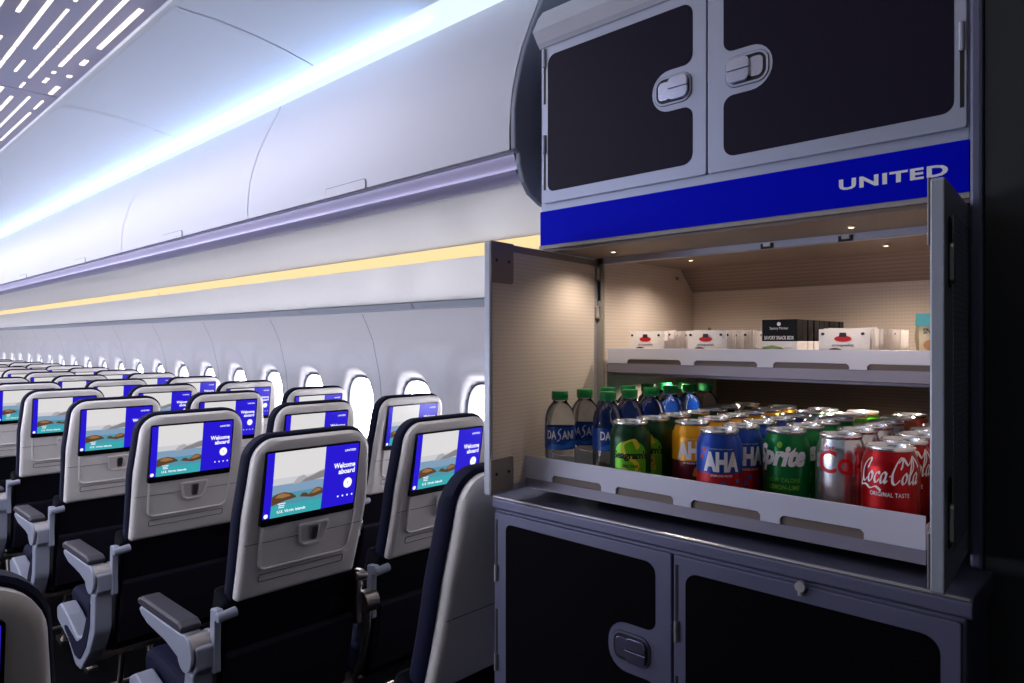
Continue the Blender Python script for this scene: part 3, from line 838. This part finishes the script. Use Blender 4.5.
# lower cabinet
lo = thing('lower_cabinet', 'dark grey galley base cabinet with black mesh doors and a metal ledge', 'cabinet', (1.25, .52, -1.42), abs_=True)
b = MB(); b.box(XL+.004, 1.56, .158, .885, -1.42, -.302); b.build('body', 'cab_low', lo, bevel=.003)
b = MB(); b.prism([(XL+.003, -.3025), (XL, -.300), (XL, -.285), (XL+.006, -.279), (1.6, -.279), (1.6, -.3025)], lambda u, v, w: (u, w, v), .152, .888); b.build('ledge', 'cab_low', lo, bevel=.0015)
b = MB(); b.tube([(XL+.003, .155, -.2815), (XL+.003, .886, -.2815)], .0026, 8); b.build('ledge_trim', 'cab_edge', lo, smooth=True)  # bright tube drawing the highlight along the ledge's front edge
def lowdoor(y0, y1, py0, py1, hy, notch, hinge_y):
    b = MB(); b.prism(rrect(y0, y1, -1.25, -.307, .004), fX(XL), -.002, .006); d = b.build('door', 'cab_low', lo, bevel=.0015)
    if notch:
        pts = [(py1, -1.2), (py1, -.324), (py0, -.326), (py0, -.4275), (hy+.042, -.4275), (hy+.042, -.5025), (py0, -.5025), (py0, -1.2)]
        r = [.01, .012, .018, .014, .034, .034, .014, .012]
    else:
        pts = [(py0, -1.2), (py0, -.328), (py1, -.328), (py1, -1.2)]; r = [.01, .02, .018, .01]
    b = MB(); b.prism(fillet(pts, r), fX(XL-.002), -.0006, .001); b.build('mesh_panel', 'door_black', d, loc=(0, 0, 0))
    if notch: handle(d, hy, -.465, XL-.002, False, 'cab_low')
    for zz in (-.40, -.56):
        b = MB(); b.box(XL-.0028, XL-.0015, hinge_y-.002, hinge_y+.002, zz-.001, zz+.08, 'black'); b.tube([(XL-.004, hinge_y, zz-.03), (XL-.004, hinge_y, zz-.0005)], .0035, 10, 'cab_edge')
        b.build('hinge', 'cab_low', d, loc=(0, 0, 0))
weave('door_black', (3,3,5), (15,14,20), 2*PI/.0055, 2*PI/.005, .6)
lowdoor(.519, .880, .5455, .851, .588, True, .874)
lowdoor(.162, .515, .182, .496, .23, False, .510)
b = MB(); b.tube([(XL-.002, .333, -.307), (XL-.010, .333, -.307)], .0065, 14); b.tube([(XL-.006, .333, -.307), (XL-.006, .333, -.318)], .004, 8); b.build('turn_catch', 'cab_edge', lo, smooth=True)

# small downlights with their real light
def downlight(x, y, z, e, rad, label, rot=(0, 0, 0), size=150):
    b = MB(); b.tube([(0, 0, 0), (0, 0, .003)], .0065, 16, 'cab_edge'); b.tube([(0, 0, -.0006), (0, 0, .0)], .0035, 16, 'lamp_warm')
    o = b.build('downlight', 'lamp_warm', None, loc=(x, y, z)); tag(o, label, 'light', 'small warm galley downlights')
    l = bpy.data.lights.new('spot', 'SPOT'); l.energy = e; l.color = (1, .84, .68); l.spot_size = math.radians(size); l.spot_blend = .7; l.shadow_soft_size = rad
    lo_ = bpy.data.objects.new('spot_lamp', l); C.objects.link(lo_); lo_.location = (x, y, z-.004); lo_.rotation_euler = rot
downlight(1.08, .76, .169, 1.35, .006, 'small warm downlight in the soffit by the left cabinet door')
downlight(1.09, .34, .169, 1.0, .006, 'small warm downlight in the soffit toward the right cabinet door')
downlight(1.30, .72, .1685, 1.9, .006, 'small warm downlight inside the cabinet by its left wall')
downlight(1.34, .36, .1685, 2.7, .006, 'small warm downlight inside the cabinet above the snack packs')
downlight(1.30, .757, -.0735, 1.5, .006, 'small warm lamp under the snack shelf above the bottles', size=165)
downlight(1.36, .40, -.0735, 2.2, .006, 'small warm lamp under the snack shelf above the cans', size=165)  # second under-shelf lamp, added to brighten the cans and back wall

# ------------------------------------------------------------------ drinks
R, HC = .0328, .1215
CANP = [(0, .006), (.018, .005), (.0225, .0), (.0255, .003), (.0315, .0085), (R, .014), (R, .040), (R, .060), (R, .0745), (R, .095), (.0322, .1), (.0298, .1075), (.0272, .1135), (.0266, .1155)]
def cyl(ang0, rr, zc):
    """wraps flat artwork round the wall, following the neck where it narrows"""
    def f(x, y):
        z = zc+y; q = rr
        if rr > .03:
            for (ra, za), (rb, zb) in zip(CANP[9:], CANP[10:]):
                if za <= z <= zb: q = ra+(rb-ra)*(z-za)/(zb-za)+(rr-R)
        return (q*math.cos(ang0+x/rr), q*math.sin(ang0+x/rr), z)
    return f
def can(kind, label):
    t = thing('soda_can', label, 'soda can', (0, 0, 0), 'drink cans in the pulled-out tray')
    A = 0.0; st = .0018
    base = {'coke': 'coke_red', 'diet': 'diet_silver', 'sprite': 'sprite_green', 'ahab': 'aha_blue', 'ahay': 'aha_yellow', 'ginger': 'ginger_dark', 'lime': 'lime_green', 'copper': 'copper', 'pale': 'aha_pale'}[kind]
    def mf(z, a):
        if z < .007: return 'al'
        if kind == 'ahab' and z < .060: return 'aha_red'
        if kind == 'ahay' and z < .060: return 'aha_plum'
        if kind == 'copper' and z < .05: return 'coke_red'
        return None
    b = MB(); b.lathe(CANP, 36, base, mf); b.build('body', base, t, smooth=True)
    b = MB(); b.lathe([(.0266, .1155), (.0278, .1165), (.0284, .1185), (.0280, .1205), (.0270, HC), (.0258, .1200), (.0250, .1150), (.0240, .1145), (.0225, .1165), (0, .1165)], 36); lid = b.build('lid', 'al_lid', t, smooth=True)
    b = MB(); b.prism(rrect(-.0065, .0065, -.006, .0125, .005, 4), lambda u, v, w: (v, u, w), .1172, .1186); b.tube([(0, 0, .1165), (0, 0, .1196)], .002, 8); b.build('tab', 'al_lid', lid, loc=(0, 0, 0))
    r1 = R+.0003; b = MB(); any_ = True
    if kind == 'coke':
        b.flat(COLA, cyl(A, r1, .0895), 'coke_white')
        b.flat(text2d('ORIGINAL TASTE', .046, .0052, .012, 0, 1.1, st), cyl(A, r1, .0645), 'coke_white')
    elif kind == 'diet':
        b.flat(text2d('Coke', .084, .032, .012, 0, .95, st), cyl(A-.12, r1, .085), 'diet_red')
        b.flat(text2d('diet', .016, .007, .01, 0, 1, st), cyl(A-.95, r1, .1045), 'diet_red')
    elif kind == 'sprite':
        b.flat(text2d('Sprite', .080, .040, .05, .32, 1.0, st), cyl(A-.22, r1, .081), 'coke_white')
        b.flat(text2d('LOW CALORIE', .046, .0062, .02, .1, 1.1, st), cyl(A+.02, r1, .050), 'lime_green')
        b.flat(text2d('LEMON-LIME', .044, .0070, .03, .1, 1.1, st), cyl(A, r1, .0395), 'sprite_lime')
        b.flat(poly2d(ell(-.0135, .0, .0042, .0045, 10), st), cyl(A+.22, r1, .101), 'sprite_lime')
    elif kind in ('ahab', 'ahay', 'pale'):
        b.flat(text2d('AHA', .054, .029, .055, 0, .98, st), cyl(A, r1, .0770), 'coke_white')
        b.flat(text2d('SPARKLING WATER', .032, .0030, .02, 0, 1.1, st), cyl(A, r1, .0570), 'coke_white')
        b.flat(text2d('CAFFEINE FREE 0 CALORIES', .034, .0016, .0, 0, 1.1, st), cyl(A, r1, .0955), 'coke_white')
        if kind == 'ahab':
            for x, y, m_ in ((-.026, .094, 'berry_red'), (-.030, .083, 'berry_red'), (.002, .046, 'berry_blue'), (.018, .040, 'berry_blue'), (-.006, .036, 'berry_blue'), (.026, .049, 'berry_blue')):
                b.flat(poly2d(ell(0, 0, .0036, .0034, 12), st), cyl(A+x/R, r1, y), m_)
            b.flat(text2d('BLUEBERRY', .003, .020, .0, 0, 1, .001), cyl(A-.45, r1, .030), 'coke_white') if False else None
        elif kind == 'ahay':
            for x, y in ((.004, .043), (.018, .036)):
                b.flat(poly2d(fillet([(-.007, -.008), (.008, -.006), (.005, .006), (-.002, .009)], .004), st), cyl(A+x/R, r1, y), 'pear')
    elif kind == 'ginger':
        b.flat(poly2d(rrect(-.027, .027, -.051, .032, .022), st), cyl(A, r1, .060), 'ginger_green')
        r2 = r1+.0002
        b.flat(pen2d([[(.6, .5), (.2, .95), (-.55, .7), (-.5, .2), (.1, -.1), (.5, -.5), (.1, -.95), (-.6, -.6)]], .34, .10, w=.032, h=.060), cyl(A, r2, .066), 'ginger_gold')
        b.flat(text2d("Seagram's", .060, .0165, .035, 0, .92, st), cyl(A, r2+.0002, .068), 'ink')
        b.flat(text2d('ZERO SUGAR', .026, .0045, .03, 0, 1.05, st), cyl(A, r2+.0002, .052), 'ink')
        b.flat(text2d('GINGER ALE', .034, .0085, .05, 0, 1.05, st), cyl(A, r2+.0002, .041), 'ginger_gold')
    else: any_ = False
    if any_: b.build('printed_lettering', 'coke_white', t, fixn=False)
    return t
# flowing script, drawn with a broad pen (letter units)
def letter_o(x, s=1.0): return [(x+.30*s, .98*s), (x+.02*s, .70*s), (x-.02*s, .25*s), (x+.22*s, .0), (x+.50*s, .25*s), (x+.52*s, .72*s), (x+.30*s, .98*s), (x+.45*s, .80*s), (x+.72*s, .78*s)]
def letter_a(x): return [[(x+.55, .85), (x+.28, 1.0), (x+.0, .65), (x+.02, .15), (x+.22, .0), (x+.48, .35), (x+.62, .98)], [(x+.62, .98), (x+.56, .3), (x+.64, .02), (x+.88, .25)]]
def letter_c(x): return [(x+.50, .78), (x+.40, .98), (x+.12, .85), (x-.02, .45), (x+.12, .04), (x+.38, .05), (x+.62, .35)]
def big_c(x, s=1.0): return [(x+1.0*s, 1.55*s), (x+.85*s, 1.25*s), (x+1.02*s, 1.95*s), (x+.70*s, 2.15*s), (x+.25*s, 1.65*s), (x+.0, .85*s), (x+.15*s, .15*s), (x+.55*s, -.05*s), (x+1.0*s, .35*s)]
strk = [big_c(-.2, 1.0), letter_o(1.0), letter_c(1.95)]+letter_a(2.78)+[[(3.78, .62), (4.0, .70)]]
strk += [big_c(4.15, 1.08), letter_o(5.55), [(6.35, .5), (6.85, 1.3), (6.95, 2.1), (6.72, 2.2), (6.50, 1.3), (6.50, .3), (6.68, .0), (6.95, .25)]]+letter_a(7.15)
strk += [[(-.1, .25), (-.35, -.45), (.6, -.35), (1.5, -.62), (2.3, -.42), (3.1, -.75)], [(4.7, 1.9), (5.3, 2.3), (6.0, 1.75), (6.5, 2.1), (7.0, 2.45), (7.6, 2.0), (7.95, 1.5)]]
COLA = pen2d(strk, .34, .085, math.radians(25), w=.080, h=.045, slant=.30)

BOTP = [(0, .004), (.012, .003), (.018, .0), (.0235, .002), (.0265, .008), (.027, .018), (.0262, .024), (.027, .032), (.0272, .055), (.0268, .058), (.0268, .100), (.0272, .103), (.0270, .112), (.0260, .119), (.0238, .127), (.0203, .134), (.0163, .1395), (.0130, .143), (.0125, .150)]
def bottle(label):
    t = thing('water_bottle', label, 'water bottle', (0, 0, 0), 'water bottles in the pulled-out tray')
    b = MB(); b.lathe(BOTP+[(0, .1495)], 30); b.build('body', 'water_plastic', t, smooth=True)
    b = MB(); b.lathe([(.0271, .061), (.0274, .061), (.0274, .1005), (.0271, .1005)], 40, 'bottle_label')
    r1 = .0277; st = .0018
    b.flat(text2d('DA', .0185, .0150, .02, 0, 1.0, st), cyl(-.60, r1, .087), 'coke_white'); b.flat(text2d('ANI', .0235, .0150, .02, 0, 1.0, st), cyl(.52, r1, .087), 'coke_white')
    b.flat(pen2d([[(.9, 1.0), (.1, .75), (-.3, .3), (.4, -.1), (.3, -.7), (-.9, -1.1)]], .5, .15, w=.0085, h=.024), cyl(-.085, r1+.0002, .087), 'coke_white')
    b.flat(poly2d([(-.027, -.006), (-.012, .0), (.004, -.003), (.020, .004), (.027, .002), (.027, -.007), (.0, -.009), (-.027, -.011)], st), cyl(0, r1, .072), 'label_wave')
    b.build('label_sleeve', 'bottle_label', t, smooth=True)
    capz = .147
    b = MB(); n = 40
    prof = [(.0148, capz), (.0150, capz+.003), (.0146, capz+.004), (.0150, capz+.005), (.0148, capz+.014), (.0138, capz+.0155), (0, capz+.0155)]
    b.lathe(prof, n)
    for v in b.bm.verts:
        pass
    cap = b.build('cap', 'cap_green', t, smooth=True)
    return t
protos = {k: None for k in ('coke', 'diet', 'sprite', 'ahab', 'ahay', 'ginger', 'lime', 'copper', 'pale')}
cols = [(.2535, .957, 'coke', 'red cola can', -.03), (.334, 1.028, 'diet', 'silver can with red letters', .45), (.412, 1.028, 'sprite', 'green lemon-lime can', -.10),
        (.484, .957, 'ahab', 'blue and red sparkling water can', .10), (.564, 1.026, 'ahay', 'yellow and plum sparkling water can', .05), (.641, .957, 'ginger', 'dark green ginger ale can', .0)]
ZT = -.2513
ncan = 0
for ci, (y, x0, kind, desc, rot) in enumerate(cols):
    x = x0; k = 0
    while x < 1.42:
        kk = kind; dd = desc
        if kind == 'sprite' and x > 1.30: kk, dd = 'lime', 'bright lime green can'
        if kind == 'ahab' and x > 1.30: kk, dd = 'pale', 'pale blue silver can'
        if kind == 'diet' and x > 1.30: kk, dd = 'copper', 'copper coloured can'
        z = ZT
        lab = '%s, %s from front in %s file from right' % (dd, ORD[k], ORD[ci])
        if protos[kk] is None: o = protos[kk] = can(kk, lab)
        else: o = copy_tree(protos[kk])
        o['label'] = lab
        face = math.atan2(-y, -x)
        o.location = (x+random.uniform(-.0012, .0012), y+random.uniform(-.0015, .0015), ZT); o.rotation_euler = (0, 0, face+rot+(random.uniform(-.5, .5) if k else 0))
        x += .0722; k += 1
bp = None
for ci, (y, x0, nm) in enumerate(((.7195, 1.005, 'inner'), (.790, .957, 'outer'))):
    x = x0; k = 0
    while x < 1.42:
        lab = 'clear green-capped water bottle, %s from front in %s file by the left door' % (ORD[k], nm)
        o = bp = bottle(lab) if bp is None else copy_tree(bp)
        if bp is not o: pass
        o['label'] = lab; o.location = (x, y+random.uniform(-.002, .002), ZT)
        o.rotation_euler = (0, 0, math.atan2(-y, -x)+(.45 if (nm == 'inner' and k == 0) else random.uniform(-.15, .15) if k < 2 else random.uniform(-1.2, 1.2)))
        x += .0722; k += 1

# ------------------------------------------------------------------ snacks on the shelf tray
ZS = -.0435
def waffle_pack(label):
    t = thing('waffle_packet', label, 'snack packet', (0, 0, 0), 'waffle packets on the shelf tray')
    b = MB(); W, Hh = .079, .064
    prof = fillet([(-W/2, 0), (W/2, 0), (W/2, Hh), (-W/2, Hh)], .003, 2)
    # pillow: thin at the crimped ends, thicker in the middle
    n = 8; rowsF = []; rowsB = []
    for i in range(n+1):
        u = -W/2+W*i/n; rf = []; rb = []
        for j in range(5):
            v = Hh*j/4; th = .0045*(max(0, 1-abs(2*u/W)**4))**.5*(max(0, 1-abs(2*j/4-1)**4))**.5+.0006
            rf.append(b.bm.verts.new((-th, -u, v))); rb.append(b.bm.verts.new((th, -u, v)))
        rowsF.append(rf); rowsB.append(rb)
    for Rr in (rowsF, rowsB):
        for a, c in zip(Rr, Rr[1:]):
            for j in range(4): b.bm.faces.new((a[j], a[j+1], c[j+1], c[j]))
    for i in range(n):
        for j in (0, 4): b.bm.faces.new((rowsF[i][j], rowsF[i+1][j], rowsB[i+1][j], rowsB[i][j]))
    for i in (0, n):
        for j in range(4): b.bm.faces.new((rowsF[i][j], rowsF[i][j+1], rowsB[i][j+1], rowsB[i][j]))
    b.build('wrapper', 'pack_white', t, smooth=True)
    b = MB(); x = -.0056
    b.flat(poly2d(ell(0, 0, .0135, .005, 20)), lambda u, v: (x, -u+.0, v+.048), 'pack_red')
    b.flat(poly2d([(-.006, 0), (.006, 0), (.005, .007), (-.005, .007)]), lambda u, v: (x-.0002, -u, v+.051), 'pack_navy')
    b.flat(text2d('stroopwafels', .034, .0060, .01), lambda u, v: (x, -u, v+.037), 'pack_text')
    b.flat(poly2d(ell(0, 0, .015, .010, 20)), lambda u, v: (x, -u+.012, v+.023), 'waffle')
    for u_ in (-.032, .030): b.flat(poly2d(ell(0, 0, .003, .0025, 8)), lambda u, v: (-.0042, -u-u_, v+.056), 'pack_navy')
    b.build('print', 'pack_red', t, fixn=False)
    return t
wp = None; wedge = None
piles = [(.760, 1.195, 9, 'left'), (.628, 1.195, 13, 'middle'), (.384, 1.195, 14, 'right')]
for y, x0, n, nm in piles:
    for k in range(n):
        lab = 'cream waffle packet in the %s row on the shelf, %s from the front' % (nm, ORD[k])
        if wp is None: o = wp = waffle_pack(lab)
        else: o = copy_tree(wp)
        o['label'] = lab; lean_ = random.uniform(-.05, .05) if k else 0
        o.location = (x0+.0165*k, y+random.uniform(-.004, .004)*(k > 0), ZS+random.uniform(0, .002)*(k > 0)); o.rotation_euler = (random.uniform(-.04, .04)*(k > 0), random.uniform(-.08, .08)*(k > 0), lean_*1.3)
def snack_box(label):
    t = thing('snack_box', label, 'snack box', (0, 0, 0), 'black snack boxes on the shelf tray')
    b = MB(); b.box(0, .024, -.031, .031, 0, .044, 'pack_white'); b.box(0, .024, -.031, .031, .044, .082, 'box_black'); b.build('carton', 'box_black', t, bevel=.0012)
    b = MB(); x = -.0014
    b.flat(text2d('Savory Market', .032, .006, .0), lambda u, v: (x, -u, v+.066), 'coke_white')
    b.flat(text2d('SAVORY SNACK BOX', .052, .0065, .02), lambda u, v: (x, -u, v+.050), 'coke_white')
    b.flat(poly2d(ell(0, 0, .0035, .0035, 10)), lambda u, v: (x, -u, v+.074), 'coke_white')
    b.flat(poly2d([(-.029, .0), (-.012, .003), (.004, .0), (.008, -.004), (-.01, -.002), (-.029, -.004)]), lambda u, v: (x, -u, v+.034), 'box_green')
    b.flat(poly2d(ell(0, 0, .012, .006, 16)), lambda u, v: (x, -u, v+.022), 'box_food')
    b.build('print', 'coke_white', t, fixn=False)
    return t
sb = None
for k in range(9):
    lab = 'black and white snack box on the shelf, %s from the front of its row' % ORD[k]
    o = sb = snack_box(lab) if sb is None else copy_tree(sb)
    o['label'] = lab; o.location = (1.192+.0262*k, .490+random.uniform(-.001, .001), ZS)
# teal and cream bag at the right
t = thing('snack_bag', 'teal and cream snack bag standing at the right end of the shelf', 'snack bag', (1.25, .258, ZS))
b = MB(); b.prism([(-.030, 0), (.030, 0), (.034, .05), (.032, .088), (-.032, .088), (-.034, .05)], lambda u, v, w: (w*(1-.7*abs(v/.088*2-1)**2), u, v), -.012, .012, 'cream')
bag = b.build('wrapper', 'cream', t, bevel=.002)
b = MB(); x = -.0128
b.flat(poly2d([(-.032, .068), (.032, .068), (.032, .088), (-.032, .088)]), lambda u, v: (-.0075-.005*(.088-v)/.02, -u, v), 'teal')
b.flat(text2d('SNACK', .03, .009, .03), lambda u, v: (x, -u+.006, v+.060), 'ink')
b.flat(poly2d(ell(0, 0, .013, .009, 14)), lambda u, v: (x, -u+.008, v+.038), 'box_food')
b.flat(poly2d(ell(0, 0, .010, .006, 14)), lambda u, v: (x, -u+.010, v+.014), 'waffle')
b.build('print', 'ink', t, fixn=False)

# ------------------------------------------------------------------ cove lamps and added fill lights
def area(name, loc, rot, sx, sy, e, col):
    l = bpy.data.lights.new(name, 'AREA'); l.shape = 'RECTANGLE'; l.size = sx; l.size_y = sy; l.energy = e; l.color = col
    o = bpy.data.objects.new(name, l); C.objects.link(o); o.location = loc; o.rotation_euler = rot; return o
YM, YLN = 7.5, 12.4
E = dict(aisle=76, cove=15, cove2=16, day=150)
for sx_ in (.651, mir(.651)): area('aisle_lamp', (sx_, YM, .8165), (0, 0, 0), .018, YLN, E['aisle']/2, (.93, .91, 1))  # unseen strips added along the slit panel edges to light seats and bins
# cove lamps: long narrow, on top of the bins, looking across the aisle
area('cove_lamp', (1.081, YM, .748), (0, math.radians(125), 0), .012, YLN, E['cove'], (.30, .56, 1))
area('cove_lamp', (mir(1.050), YM, .776), (0, math.radians(-97), 0), .03, YLN, E['cove2'], (.26, .50, 1))
# unseen fill added at the left wall, tilted up to brighten ceiling and undersides
area('window_daylight', (-1.72, 7.6, -.35), (0, math.radians(-120), 0), .30, 12.0, E['day'], (.80, .83, 1))

# lift everything so that the floor lies at z = 0
for o in S.objects:
    if o.parent is None: o.location.z += ZC
for o in S.objects:
    if 'abs' in o: del o['abs']
